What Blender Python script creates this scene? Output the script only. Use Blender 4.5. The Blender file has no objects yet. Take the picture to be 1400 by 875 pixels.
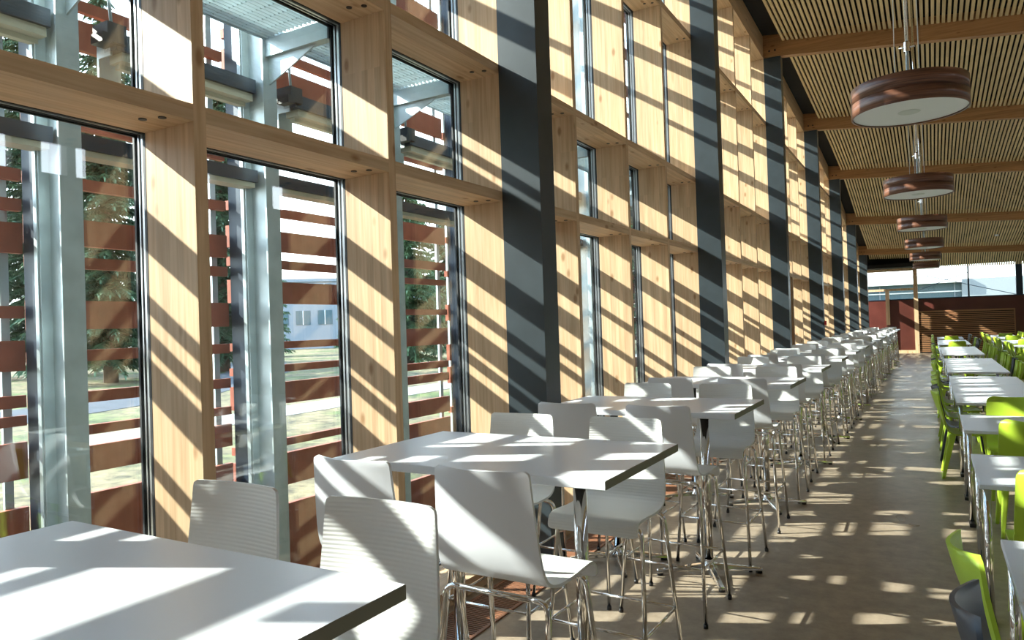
import bpy, bmesh, math, random
from mathutils import Vector, Matrix
random.seed(7)
C = bpy.context.scene.collection
SC = bpy.context.scene

# ------------------------------------------------------------------ camera
YAW, PITCH, ROLL, HC, FPX = 0.5255, 0.0093, -0.032, 1.6505, 988.22
fwd = Vector((-math.sin(YAW)*math.cos(PITCH), math.cos(YAW)*math.cos(PITCH), math.sin(PITCH)))
rgt = Vector((math.cos(YAW), math.sin(YAW), 0))
upv = rgt.cross(fwd)
r2 = rgt*math.cos(ROLL) + upv*math.sin(ROLL)
u2 = -rgt*math.sin(ROLL) + upv*math.cos(ROLL)
cam = bpy.data.cameras.new('camera')
camo = bpy.data.objects.new('camera', cam)
C.objects.link(camo)
cam.sensor_width = 36.0
cam.lens = FPX/1400*36
cam.clip_end = 600
cam.clip_start = 0.05
M = Matrix((r2, u2, -fwd)).transposed().to_4x4()
M.translation = Vector((0, 0, HC))
camo.matrix_world = M
SC.camera = camo

# ------------------------------------------------------------------ light
SUN_EL = math.atan(0.657*0.914)
trav = Vector((0.914*math.cos(SUN_EL), 0.407*math.cos(SUN_EL), -math.sin(SUN_EL))).normalized()
sun = bpy.data.lights.new('sun', 'SUN')
sun.energy = 12.0
sun.angle = math.radians(0.6)
sun.color = (1.0, 0.95, 0.88)
suno = bpy.data.objects.new('sun', sun)
suno.rotation_euler = (-trav).to_track_quat('Z', 'Y').to_euler()
suno.location = (-20, -9, 14)
C.objects.link(suno)
W = bpy.data.worlds.new('sky')
SC.world = W
W.use_nodes = True
wn = W.node_tree
wn.nodes.clear()
wo = wn.nodes.new('ShaderNodeOutputWorld')
bg = wn.nodes.new('ShaderNodeBackground')
tc = wn.nodes.new('ShaderNodeTexCoord')
sx = wn.nodes.new('ShaderNodeSeparateXYZ')
cr = wn.nodes.new('ShaderNodeValToRGB')
wn.links.new(tc.outputs['Generated'], sx.inputs[0])
wn.links.new(sx.outputs['Z'], cr.inputs[0])
cr.color_ramp.elements[0].color = (0.95, 0.98, 1.0, 1)
cr.color_ramp.elements[1].position = 0.75
cr.color_ramp.elements[1].color = (0.42, 0.66, 1.0, 1)
wn.links.new(cr.outputs[0], bg.inputs[0])
bg.inputs[1].default_value = 4.1
wn.links.new(bg.outputs[0], wo.inputs[0])
SC.view_settings.view_transform = 'Standard'
SC.view_settings.look = 'None'
SC.view_settings.gamma = 1.0
SC.view_settings.use_curve_mapping = False
SC.view_settings.exposure = 0.68

# ------------------------------------------------------------------ materials
def newmat(name):
    m = bpy.data.materials.new(name)
    m.use_nodes = True
    n = m.node_tree
    b = n.nodes['Principled BSDF']
    return m, n, b

def plain(name, col, rough=0.5, metal=0.0, spec=0.5, noise=0.0, scale=20, bump=0.0):
    m, n, b = newmat(name)
    b.inputs['Base Color'].default_value = (*col, 1)
    b.inputs['Roughness'].default_value = rough
    b.inputs['Metallic'].default_value = metal
    b.inputs['Specular IOR Level'].default_value = spec
    if noise or bump:
        t = n.nodes.new('ShaderNodeTexCoord')
        x = n.nodes.new('ShaderNodeTexNoise')
        x.inputs['Scale'].default_value = scale
        x.inputs['Detail'].default_value = 5
        n.links.new(t.outputs['Object'], x.inputs[0])
        if noise:
            r = n.nodes.new('ShaderNodeValToRGB')
            r.color_ramp.elements[0].position = 0.3
            r.color_ramp.elements[1].position = 0.7
            r.color_ramp.elements[0].color = (*[c*(1-noise) for c in col], 1)
            r.color_ramp.elements[1].color = (*[min(1, c*(1+noise)) for c in col], 1)
            n.links.new(x.outputs[0], r.inputs[0])
            n.links.new(r.outputs[0], b.inputs['Base Color'])
        if bump:
            bm_ = n.nodes.new('ShaderNodeBump')
            bm_.inputs['Strength'].default_value = bump
            bm_.inputs['Distance'].default_value = 0.01
            n.links.new(x.outputs[0], bm_.inputs['Height'])
            n.links.new(bm_.outputs[0], b.inputs['Normal'])
    return m

def wood(name, base, dark, axis, rough=0.5, lam=0.045, knots=True, spec=0.35):
    """grain stretched along axis, glued lamellas across it, a few knots"""
    m, n, b = newmat(name)
    t = n.nodes.new('ShaderNodeTexCoord')
    mp = n.nodes.new('ShaderNodeMapping')
    s = [26, 26, 26]
    s[axis] = 1.1
    mp.inputs['Scale'].default_value = s
    n.links.new(t.outputs['Object'], mp.inputs[0])
    g = n.nodes.new('ShaderNodeTexNoise')
    g.inputs['Scale'].default_value = 1.6
    g.inputs['Detail'].default_value = 6
    g.inputs['Distortion'].default_value = 0.6
    n.links.new(mp.outputs[0], g.inputs[0])
    r = n.nodes.new('ShaderNodeValToRGB')
    r.color_ramp.elements[0].position = 0.33
    r.color_ramp.elements[1].position = 0.68
    r.color_ramp.elements[0].color = (*[0.55*a+0.45*c for a, c in zip(base, dark)], 1)
    r.color_ramp.elements[1].color = (*base, 1)
    n.links.new(g.outputs[0], r.inputs[0])
    col = r.outputs[0]
    # lamellas: each strip its own tone
    sp = n.nodes.new('ShaderNodeVectorMath')
    sp.operation = 'SNAP'
    inc = [lam, lam, lam]
    inc[axis] = 3.1
    sp.inputs[1].default_value = inc
    n.links.new(t.outputs['Object'], sp.inputs[0])
    wn_ = n.nodes.new('ShaderNodeTexWhiteNoise')
    n.links.new(sp.outputs[0], wn_.inputs[0])
    mr = n.nodes.new('ShaderNodeMapRange')
    mr.inputs['To Min'].default_value = 0.86
    mr.inputs['To Max'].default_value = 1.05
    n.links.new(wn_.outputs['Value'], mr.inputs[0])
    mx = n.nodes.new('ShaderNodeVectorMath')
    mx.operation = 'SCALE'
    n.links.new(col, mx.inputs[0])
    n.links.new(mr.outputs[0], mx.inputs['Scale'])
    col = mx.outputs[0]
    if knots:
        mk = n.nodes.new('ShaderNodeMapping')
        ks = [7.0, 7.0, 7.0]
        ks[axis] = 3.2
        mk.inputs['Scale'].default_value = ks
        n.links.new(t.outputs['Object'], mk.inputs[0])
        v = n.nodes.new('ShaderNodeTexVoronoi')
        v.inputs['Scale'].default_value = 1.0
        n.links.new(mk.outputs[0], v.inputs[0])
        kr = n.nodes.new('ShaderNodeValToRGB')
        kr.color_ramp.elements[0].position = 0.07
        kr.color_ramp.elements[0].color = (0.75, 0.75, 0.75, 1)
        kr.color_ramp.elements[1].position = 0.16
        kr.color_ramp.elements[1].color = (0, 0, 0, 1)
        n.links.new(v.outputs['Distance'], kr.inputs[0])
        mm = n.nodes.new('ShaderNodeMixRGB')
        n.links.new(kr.outputs[0], mm.inputs[0])
        n.links.new(col, mm.inputs[1])
        mm.inputs[2].default_value = (*[c*0.8 for c in dark], 1)
        col = mm.outputs[0]
    n.links.new(col, b.inputs['Base Color'])
    b.inputs['Roughness'].default_value = rough
    b.inputs['Specular IOR Level'].default_value = spec
    return m

def glassmat(name, tint=(0.93, 0.97, 0.95)):
    m = bpy.data.materials.new(name)
    m.use_nodes = True
    n = m.node_tree
    n.nodes.clear()
    o = n.nodes.new('ShaderNodeOutputMaterial')
    tr = n.nodes.new('ShaderNodeBsdfTransparent')
    tr.inputs[0].default_value = (*tint, 1)
    gl = n.nodes.new('ShaderNodeBsdfGlossy')
    gl.inputs['Roughness'].default_value = 0.01
    lw = n.nodes.new('ShaderNodeLayerWeight')
    lw.inputs['Blend'].default_value = 0.5
    p = n.nodes.new('ShaderNodeMath')
    p.operation = 'POWER'
    p.inputs[1].default_value = 4.0
    q = n.nodes.new('ShaderNodeMath')
    q.operation = 'MULTIPLY_ADD'
    q.inputs[1].default_value = 0.9
    q.inputs[2].default_value = 0.085
    n.links.new(lw.outputs['Facing'], p.inputs[0])
    n.links.new(p.outputs[0], q.inputs[0])
    mx = n.nodes.new('ShaderNodeMixShader')
    n.links.new(q.outputs[0], mx.inputs[0])
    n.links.new(tr.outputs[0], mx.inputs[1])
    n.links.new(gl.outputs[0], mx.inputs[2])
    n.links.new(mx.outputs[0], o.inputs[0])
    return m

SPR, SPD = (0.72, 0.52, 0.325), (0.36, 0.17, 0.06)
M_WZ = wood('spruce_vertical', SPR, SPD, 2)
M_WY = wood('spruce_along', SPR, SPD, 1)
M_WX = wood('spruce_beam', (0.50, 0.27, 0.12), (0.22, 0.09, 0.03), 0, lam=0.06)
M_SLAT = wood('slat_wood', (0.76, 0.60, 0.34), (0.52, 0.37, 0.18), 1, lam=0.078, knots=False, rough=0.6)
M_BACK = plain('ceiling_felt', (0.012, 0.011, 0.010), 0.95)
M_STEEL = plain('column_paint', (0.030, 0.042, 0.050), 0.36, 0.0, 0.6, noise=0.12, scale=6)
M_ALU = plain('aluminium', (0.62, 0.64, 0.66), 0.28, 0.9)
M_GASK = plain('gasket', (0.02, 0.022, 0.025), 0.5)
M_GLASS = glassmat('clear_glass')
M_GALV = plain('galvanised', (0.50, 0.58, 0.60), 0.42, 0.55, 0.5, noise=0.14, scale=7)
M_DBLUE = plain('dark_steel', (0.022, 0.038, 0.062), 0.4, 0.2)
M_CREAM = plain('cream_rail', (0.55, 0.52, 0.40), 0.5)
M_TERRA = plain('terracotta', (0.33, 0.095, 0.055), 0.62, 0, 0.3, noise=0.16, scale=9)
M_WHITE = plain('white_laminate', (0.76, 0.79, 0.84), 0.32, 0, 0.45)
M_EDGE = plain('table_end_shade', (0.20, 0.20, 0.16), 0.5)  # white tabletop's ends, their shaded tone put into the colour
M_CHROME = plain('chrome', (0.80, 0.80, 0.80), 0.07, 1.0)
M_BLACKP = plain('black_plastic', (0.015, 0.015, 0.017), 0.4)
M_LIME = plain('lime_plastic', (0.40, 0.57, 0.045), 0.35, 0, 0.5)
M_DARKCH = plain('anthracite_plastic', (0.035, 0.045, 0.06), 0.38, 0, 0.5)
M_REDW = plain('dark_red_panel', (0.095, 0.028, 0.021), 0.30, 0, 0.5, noise=0.15, scale=2)
M_PLAST = plain('plaster', (0.30, 0.28, 0.26), 0.8)
M_DIFF = plain('opal_diffuser', (0.80, 0.86, 0.86), 0.45)
M_WAL, _n, _b = newmat('walnut_veneer')
_t = _n.nodes.new('ShaderNodeTexCoord')
_mp = _n.nodes.new('ShaderNodeMapping')
_mp.inputs['Scale'].default_value = (1.6, 1.6, 60)
_n.links.new(_t.outputs['Object'], _mp.inputs[0])
_x = _n.nodes.new('ShaderNodeTexNoise')
_x.inputs['Scale'].default_value = 1.5
_x.inputs['Detail'].default_value = 6
_n.links.new(_mp.outputs[0], _x.inputs[0])
_r = _n.nodes.new('ShaderNodeValToRGB')
_r.color_ramp.elements[0].position = 0.35
_r.color_ramp.elements[0].color = (0.075, 0.032, 0.022, 1)
_r.color_ramp.elements[1].position = 0.65
_r.color_ramp.elements[1].color = (0.20, 0.085, 0.048, 1)
_n.links.new(_x.outputs[0], _r.inputs[0])
_n.links.new(_r.outputs[0], _b.inputs['Base Color'])
_b.inputs['Roughness'].default_value = 0.3
M_ASPH = plain('asphalt', (0.05, 0.055, 0.065), 0.9, noise=0.2, scale=3)
M_CONC = plain('concrete_path', (0.25, 0.23, 0.195), 0.9, noise=0.12, scale=2)
M_TRUNK = plain('bark', (0.12, 0.085, 0.06), 0.9, noise=0.3, scale=8)
M_NEED = plain('needles', (0.05, 0.095, 0.045), 0.7, noise=0.5, scale=1.5)
M_NEED2 = plain('pale_needles', (0.08, 0.14, 0.06), 0.7, noise=0.4, scale=1.5)
M_BGREY = plain('grey_render', (0.20, 0.23, 0.27), 0.8)
M_BWHITE = plain('white_render', (0.80, 0.82, 0.84), 0.8)
M_BGLASS = plain('blue_glazing', (0.05, 0.10, 0.125), 0.4, 0.0, 0.4)
M_REDP = plain('red_paint', (0.55, 0.03, 0.03), 0.4)
M_COPPER = wood('grille_wood', (0.34, 0.15, 0.08), (0.2, 0.08, 0.04), 0, lam=0.02, knots=False)
M_GREENS = plain('green_sign', (0.10, 0.30, 0.18), 0.4)

# ribbed white shell
M_RIB, _n, _b = newmat('white_ribbed')
_b.inputs['Base Color'].default_value = (0.80, 0.81, 0.80, 1)
_b.inputs['Roughness'].default_value = 0.35
_t = _n.nodes.new('ShaderNodeTexCoord')
_w = _n.nodes.new('ShaderNodeTexWave')
_w.bands_direction = 'Z'
_w.inputs['Scale'].default_value = 26
_n.links.new(_t.outputs['Object'], _w.inputs[0])
_bp = _n.nodes.new('ShaderNodeBump')
_bp.inputs['Strength'].default_value = 0.22
_bp.inputs['Distance'].default_value = 0.004
_n.links.new(_w.outputs[0], _bp.inputs['Height'])
_n.links.new(_bp.outputs[0], _b.inputs['Normal'])

# floor: brown marbled linoleum sheets with seams
M_FLOOR, _n, _b = newmat('brown_linoleum')
_t = _n.nodes.new('ShaderNodeTexCoord')
_x = _n.nodes.new('ShaderNodeTexNoise')
_x.inputs['Scale'].default_value = 9
_x.inputs['Detail'].default_value = 8
_x.inputs['Roughness'].default_value = 0.7
_n.links.new(_t.outputs['Object'], _x.inputs[0])
_r = _n.nodes.new('ShaderNodeValToRGB')
_r.color_ramp.elements[0].position = 0.3
_r.color_ramp.elements[0].color = (0.225, 0.178, 0.130, 1)
_r.color_ramp.elements[1].position = 0.72
_r.color_ramp.elements[1].color = (0.40, 0.322, 0.24, 1)
_n.links.new(_x.outputs[0], _r.inputs[0])
_n.links.new(_r.outputs[0], _b.inputs['Base Color'])
_y = _n.nodes.new('ShaderNodeTexNoise')
_y.inputs['Scale'].default_value = 1.3
_n.links.new(_t.outputs['Object'], _y.inputs[0])
_m = _n.nodes.new('ShaderNodeMapRange')
_m.inputs['To Min'].default_value = 0.22
_m.inputs['To Max'].default_value = 0.42
_n.links.new(_y.outputs[0], _m.inputs[0])
_n.links.new(_m.outputs[0], _b.inputs['Roughness'])
_b.inputs['Specular IOR Level'].default_value = 0.45

# ground
M_GRASS, _n, _b = newmat('rough_grass')
_t = _n.nodes.new('ShaderNodeTexCoord')
_x = _n.nodes.new('ShaderNodeTexNoise')
_x.inputs['Scale'].default_value = 0.35
_x.inputs['Detail'].default_value = 3
_n.links.new(_t.outputs['Object'], _x.inputs[0])
_x2 = _n.nodes.new('ShaderNodeTexNoise')
_x2.inputs['Scale'].default_value = 3.2
_x2.inputs['Detail'].default_value = 8
_x2.inputs['Roughness'].default_value = 0.75
_n.links.new(_t.outputs['Object'], _x2.inputs[0])
_r = _n.nodes.new('ShaderNodeValToRGB')
_r.color_ramp.elements[0].position = 0.38
_r.color_ramp.elements[0].color = (0.055, 0.085, 0.014, 1)
_r.color_ramp.elements[1].position = 0.50
_r.color_ramp.elements[1].color = (0.150, 0.118, 0.060, 1)
_n.links.new(_x.outputs[0], _r.inputs[0])
_r3 = _n.nodes.new('ShaderNodeValToRGB')
_r3.color_ramp.elements[0].position = 0.35
_r3.color_ramp.elements[0].color = (0.15, 0.15, 0.15, 1)
_r3.color_ramp.elements[1].position = 0.65
_r3.color_ramp.elements[1].color = (1.8, 1.8, 1.7, 1)
_n.links.new(_x2.outputs[0], _r3.inputs[0])
_mm = _n.nodes.new('ShaderNodeMixRGB')
_mm.blend_type = 'MULTIPLY'
_mm.inputs[0].default_value = 1
_n.links.new(_r.outputs[0], _mm.inputs[1])
_n.links.new(_r3.outputs[0], _mm.inputs[2])
_n.links.new(_mm.outputs[0], _b.inputs['Base Color'])
_b.inputs['Roughness'].default_value = 0.95

# ------------------------------------------------------------------ mesh helpers
class MB:
    def __init__(s):
        s.v, s.f, s.m, s.sm = [], [], [], []
    def box(s, x0, x1, y0, y1, z0, z1, mi=0):
        b = len(s.v)
        s.v += [(x0,y0,z0),(x1,y0,z0),(x1,y1,z0),(x0,y1,z0),(x0,y0,z1),(x1,y0,z1),(x1,y1,z1),(x0,y1,z1)]
        for q in ((0,3,2,1),(4,5,6,7),(0,1,5,4),(1,2,6,5),(2,3,7,6),(3,0,4,7)):
            s.f.append([b+i for i in q]); s.m.append(mi); s.sm.append(False)
        return s
    def hexa(s, pts, mi=0):
        b = len(s.v)
        s.v += [tuple(p) for p in pts]
        for q in ((0,3,2,1),(4,5,6,7),(0,1,5,4),(1,2,6,5),(2,3,7,6),(3,0,4,7)):
            s.f.append([b+i for i in q]); s.m.append(mi); s.sm.append(False)
        return s
    def prism(s, pts, off, mi=0):
        b = len(s.v); n = len(pts)
        s.v += [tuple(p) for p in pts] + [tuple(Vector(p)+Vector(off)) for p in pts]
        s.f.append([b+i for i in range(n)][::-1]); s.f.append([b+n+i for i in range(n)])
        s.m += [mi, mi]; s.sm += [False, False]
        for i in range(n):
            j = (i+1) % n
            s.f.append([b+i, b+j, b+n+j, b+n+i]); s.m.append(mi); s.sm.append(False)
        return s
    def tube(s, path, r, seg=10, mi=0, cap=True, r1=None):
        path = [Vector(p) for p in path]
        n = len(path); b = len(s.v)
        up = None
        for i, p in enumerate(path):
            d = (path[min(i+1, n-1)] - path[max(i-1, 0)]).normalized()
            if up is None:
                a = Vector((0,0,1)) if abs(d.z) < .9 else Vector((1,0,0))
                up = (a - d*a.dot(d)).normalized()
            else:
                up = (up - d*up.dot(d)).normalized()
            w = d.cross(up)
            rr = r if r1 is None else r + (r1-r)*i/(n-1)
            for k in range(seg):
                a = 2*math.pi*k/seg
                s.v.append(tuple(p + up*math.cos(a)*rr + w*math.sin(a)*rr))
        for i in range(n-1):
            for k in range(seg):
                k2 = (k+1) % seg
                s.f.append([b+i*seg+k, b+i*seg+k2, b+(i+1)*seg+k2, b+(i+1)*seg+k]); s.m.append(mi); s.sm.append(True)
        if cap:
            s.f.append([b+k for k in range(seg)][::-1]); s.f.append([b+(n-1)*seg+k for k in range(seg)])
            s.m += [mi, mi]; s.sm += [False, False]
        return s
    def lathe(s, prof, seg=48, mi=0, c=(0,0,0), mis=None, smooth=True):
        b = len(s.v); n = len(prof)
        for r, z in prof:
            for k in range(seg):
                a = 2*math.pi*k/seg
                s.v.append((c[0]+r*math.cos(a), c[1]+r*math.sin(a), c[2]+z))
        for i in range(n-1):
            for k in range(seg):
                k2 = (k+1) % seg
                s.f.append([b+i*seg+k, b+i*seg+k2, b+(i+1)*seg+k2, b+(i+1)*seg+k])
                s.m.append(mis[i] if mis else mi); s.sm.append(smooth)
        return s
    def disc(s, r, z, seg=48, mi=0, c=(0,0), flip=False):
        b = len(s.v)
        for k in range(seg):
            a = 2*math.pi*k/seg
            s.v.append((c[0]+r*math.cos(a), c[1]+r*math.sin(a), z))
        f = [b+k for k in range(seg)]
        s.f.append(f[::-1] if flip else f); s.m.append(mi); s.sm.append(False)
        return s
    def tri(s, a, b_, c, mi=0):
        b = len(s.v); s.v += [tuple(a), tuple(b_), tuple(c)]
        s.f.append([b, b+1, b+2]); s.m.append(mi); s.sm.append(False)
    def grid(s, P, mi=0, smooth=True, close=False):
        b = len(s.v); n = len(P); m = len(P[0])
        for row in P: s.v += [tuple(p) for p in row]
        for i in range(n-1):
            for j in range(m-1):
                s.f.append([b+i*m+j, b+i*m+j+1, b+(i+1)*m+j+1, b+(i+1)*m+j]); s.m.append(mi); s.sm.append(smooth)
        return s
    def mesh(s, name, mats):
        me = bpy.data.meshes.new(name)
        me.from_pydata(s.v, [], s.f)
        for m in (mats if isinstance(mats, (list, tuple)) else [mats]): me.materials.append(m)
        me.polygons.foreach_set('material_index', s.m)
        me.polygons.foreach_set('use_smooth', s.sm)
        me.update()
        return me
    def build(s, name, mats, parent=None, recalc=False):
        me = s.mesh(name, mats)
        if recalc:
            bm = bmesh.new(); bm.from_mesh(me); bmesh.ops.recalc_face_normals(bm, faces=bm.faces); bm.to_mesh(me); bm.free()
        o = bpy.data.objects.new(name, me)
        C.objects.link(o)
        o.parent = parent
        return o

def tag(o, label=None, cat=None, group=None, kind=None):
    if label: o['label'] = label
    if cat: o['category'] = cat
    if group: o['group'] = group
    if kind: o['kind'] = kind
    return o

def empty(name, loc=(0,0,0), rz=0.0):
    o = bpy.data.objects.new(name, None)
    o.empty_display_size = 0.1
    C.objects.link(o)
    o.location = loc
    o.rotation_euler = (0, 0, rz)
    return o

def copy_tree(o, parent=None, skip=()):
    c = o.copy()
    C.objects.link(c)
    if parent is not None: c.parent = parent
    for ch in [q for q in o.children]:
        if ch.name.split('.')[0] in skip: continue
        copy_tree(ch, c, skip)
    return c

def bevel(o, w, seg=2):
    md = o.modifiers.new('bevel', 'BEVEL')
    md.width = w; md.segments = seg; md.limit_method = 'ANGLE'
    return o

ORD = ['first','second','third','fourth','fifth','sixth','seventh','eighth','ninth','tenth','eleventh','twelfth',
       'thirteenth','fourteenth','fifteenth','sixteenth','seventeenth','eighteenth','nineteenth','twentieth']
for t_ in ('', ):
    ORD += ['twenty-'+w for w in ORD[:9]] + ['thirtieth'] + ['thirty-'+w for w in ORD[:9]]

# ------------------------------------------------------------------ dimensions
A = 2.527; B = 1.2047; Y1 = 4.2783
def Ym(k): return Y1 + B*k
YEND = 35.0; YBACK = -4.2; XR = 7.0
KMIN, KMAX = -6, 25
def lerp(tab, y):
    if y <= tab[0][0]: return tab[0][1]
    for (a, va), (b, vb) in zip(tab, tab[1:]):
        if y <= b: return va + (vb-va)*(y-a)/(b-a)
    return tab[-1][1]
ZB = [(-6,6.78),(4.3,6.70),(9.1,6.62),(13.9,6.445),(18.7,6.15),(21.2,5.97),(23.55,5.74),(26,5.34),(28.4,4.88),(30.8,4.50),(33.4,4.12),(35.2,3.31)]
SLO = [(0,0.115),(13.9,0.11),(18.7,0.10),(23.5,0.08),(28.4,0.065),(33.2,0.05),(35.2,0.035)]
def zb(y, x=-2.24): return lerp(ZB, y) - lerp(SLO, y)*(x+2.24)

# ------------------------------------------------------------------ setting: floor, walls, ceiling
fl = MB()
fl.box(-2.9, XR+.2, YBACK-.2, YEND+.2, -0.12, 0.0)
tag(fl.build('floor', M_FLOOR), kind='structure')
gr_ = MB()
GZ = -0.12
gr_.box(-140, -2.9, -60, 160, GZ-.3, GZ)
gr_.box(-2.9, 60, YEND+.2, 160, GZ-.3, GZ)
gr_.box(-2.9, 60, -60, YBACK-.2, GZ-.3, GZ)
tag(gr_.build('ground', M_GRASS), kind='structure')

ys = [YBACK]
while ys[-1] < YEND-1.2: ys.append(ys[-1]+1.2)
ys.append(YEND)
sl = MB()
x = -2.19
i = 0
while x < XR-.05:
    w = 0.046
    ysl = [y for y in ys if y < 34.3 or x > -.6]
    for a, b in zip(ysl, ysl[1:]):
        o_ = 0.27
        za, zc = zb(a, x)+o_, zb(b, x)+o_
        za2, zc2 = zb(a, x+w)+o_, zb(b, x+w)+o_
        sl.hexa([(x,a,za),(x+w,a,za2),(x+w,b,zc2),(x,b,zc),(x,a,za+.03),(x+w,a,za2+.03),(x+w,b,zc2+.03),(x,b,zc+.03)])
    x += 0.078
    i += 1
ceil = sl.build('ceiling', M_SLAT)
tag(ceil, kind='structure')
bk = MB()
for a, b in zip(ys, ys[1:]):
    o_ = 0.40
    x0, x1 = -2.9, XR+.1
    bk.hexa([(x0,a,zb(a,x0)+o_),(x1,a,zb(a,x1)+o_),(x1,b,zb(b,x1)+o_),(x0,b,zb(b,x0)+o_),
             (x0,a,zb(a,x0)+o_+.25),(x1,a,zb(a,x1)+o_+.25),(x1,b,zb(b,x1)+o_+.25),(x0,b,zb(b,x0)+o_+.25)])
tag(bk.build('ceiling', M_BACK), kind='structure')

# glulam roof beams
def zbeam(y, x): return zb(y, x)
bi = 0
for k in range(-4, 25, 4):
    y = Ym(k)
    bm_ = MB()
    for x0, x1 in ((-2.85, -1), (-1, 1), (1, 3), (3, 5), (5, XR)):
        bm_.hexa([(x0,y,zb(y,x0)),(x1,y,zb(y,x1)),(x1,y+.14,zb(y,x1)),(x0,y+.14,zb(y,x0)),
                  (x0,y,zb(y,x0)+.42),(x1,y,zb(y,x1)+.42),(x1,y+.14,zb(y,x1)+.42),(x0,y+.14,zb(y,x0)+.42)])
    o = bm_.build('roof_beam', M_WX)
    tag(o, 'brown glulam roof beam over the %s black column from the camera' % ORD[max(0, k//4)] if k >= 0 else 'brown glulam roof beam behind the camera', 'beam', 'glulam roof beams')
    for q in (0, 1):
        bo = MB(); bo.tube([(-2.42+.1*q, y-.008, zb(y)+.12), (-2.42+.1*q, y+.01, zb(y)+.12)], .018, 10)
        bo.build('bolt', M_BLACKP, o)

# timber facade frame
TR = [(2.515, 2.583), (3.400, 3.463), (5.215, 5.287)]
def ztop(y): return zb(y) + 0.02
for n_, k in enumerate(range(KMIN, KMAX+1)):
    y = Ym(k)
    if y > YEND-.1: break
    m_ = MB()
    m_.box(-2.845, -A, y, y+.058, 0, ztop(y))
    tag(m_.build('trim_%d' % (n_+1), M_WZ), kind='structure')
NB = 0
for k in range(KMIN, KMAX):
    y0, y1 = Ym(k)+.058, min(Ym(k+1), YEND)
    if y0 > YEND-.3: break
    NB += 1
    t_ = MB()
    top = min(ztop(y0), ztop(y1))
    door = (k == 9)
    for (a, b) in TR:
        if b < top-.15: t_.box(-2.84, -A, y0, y1, a, b)
    t_.box(-2.84, -A, y0, y1, 0.0, 0.10)
    o = t_.build('trim_%d' % (100+NB), M_WY)
    tag(o, kind='structure')
    bt = MB()
    for (a, b) in TR:
        if b < top-.15:
            for dx in (-2.66, -2.58):
                bt.tube([(dx, y1-.13+(.03 if dx > -2.6 else 0), a-.004), (dx, y1-.13+(.03 if dx > -2.6 else 0), a+.002)], .016, 10)
    if -3 <= k <= 7: bt.build('bolt', M_BLACKP, o)
    # plate under the roof, follows the roof line
    pl = MB()
    pl.hexa([(-2.84,y0-.058,zb(y0)),(-A,y0-.058,zb(y0)),(-A,y1,zb(y1)),(-2.84,y1,zb(y1)),
             (-2.84,y0-.058,zb(y0)+.42),(-A,y0-.058,zb(y0)+.42),(-A,y1,zb(y1)+.42),(-2.84,y1,zb(y1)+.42)])
    tag(pl.build('trim_%d' % (200+NB), M_WY), kind='structure')
    # window: dark frame, bright aluminium beads, glass
    f_ = MB()
    levels = [0.10] + [v for ab in TR if ab[1] < top-.15 for v in ab] + [top]
    rects = [(levels[i], levels[i+1]) for i in range(0, len(levels), 2)]
    g_ = MB()
    yc0, yc1 = y0-.029, y1+.029
    for (xa, xb, mi, ins) in ((-2.862,-2.846,0,0), (-2.884,-2.864,1,.003), (-2.890,-2.884,0,0), (-2.905,-2.891,1,.005), (-2.932,-2.920,0,.0)):
        # mullion-side profiles sit outside the timber, side faces flush with it
        f_.box(xa, xb, y1+ins-.001, y1+.029, .06, top, mi)
        f_.box(xa, xb, y0-.029, y0-ins, .06, top, mi)
        for (a, b) in [(.06, .10)] + [q for q in TR if q[1] < top-.15] + [(top, top+.05)]:
            f_.box(xa, xb, y0, y1, a+ins-.002, b-ins+.002, mi)
    for (a, b) in rects:
        if not (door and a < 1):
            g_.box(-2.920, -2.908, yc0, yc1, a-.03, b+.03)
    o = f_.build('window_%d' % NB, [M_GASK, M_ALU])
    tag(o, kind='structure')
    g_.build('glass', M_GLASS, o)
    if door:
        d = MB(); d.box(-2.84, -2.79, y0+.03, y1-.03, .10, 2.49)
        do = d.build('door_1', M_WZ); tag(do, kind='structure')
        h = MB(); h.tube([(-2.79, y0+.12, 1.05), (-2.745, y0+.12, 1.05), (-2.745, y0+.26, 1.05)], .011, 8)
        h.build('door_handle', M_CHROME, do)

# black steel columns
for k in range(-4, 25, 4):
    y = Ym(k)
    c_ = MB()
    c_.box(-A+.001, -2.232, y, y+.012, 0, zb(y))           # flange facing the camera
    c_.box(-A+.001, -2.232, y+.20, y+.212, 0, zb(y))
    c_.box(-2.40, -2.385, y+.012, y+.20, 0, zb(y))
    c_.box(-2.244, -2.232, y+.012, y+.20, 0, zb(y))
    o = c_.build('column', M_STEEL)
    if k >= 0: lab = 'black painted steel column between timber bays, %s from the camera' % ORD[k//4]
    else: lab = 'black painted steel column behind the camera'
    tag(o, lab, 'column', 'black steel columns along the window wall')

# left wall below/behind: kerb, end closing
kb = MB(); kb.box(-3.0, -2.85, YBACK, YEND, -.12, .10); kb.box(-3.0, -2.95, YBACK, YEND, 7.3, 7.35)
kb = MB(); kb.box(-2.96, -2.85, YBACK, YEND, -.12, .058)
tag(kb.build('baseboard_left', M_DBLUE), kind='structure')
# right wall with clerestory windows
rw = MB()
zt = 7.5
rw.box(XR, XR+.2, YBACK, YEND, 0, 4.50)
rw.box(XR, XR+.2, YBACK, YEND, 5.10, zt)
prev = YBACK
WL = [(-3,-2.5),(-1.2,-.7),(.6,1.1),(2.4,2.9),(4.2,4.7),(5.78,6.10),(6.55,6.97),(7.12,7.60),(9.62,9.98),(11.48,11.95)]
WL += [(13.6+1.9*i, 14.1+1.9*i) for i in range(11)]
for (wa, wb) in WL:
    rw.box(XR, XR+.2, prev, wa, 4.50, 5.10); prev = wb
rw.box(XR, XR+.2, prev, YEND, 4.50, 5.10)
tag(rw.build('wall_right', M_PLAST), kind='structure')
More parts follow.
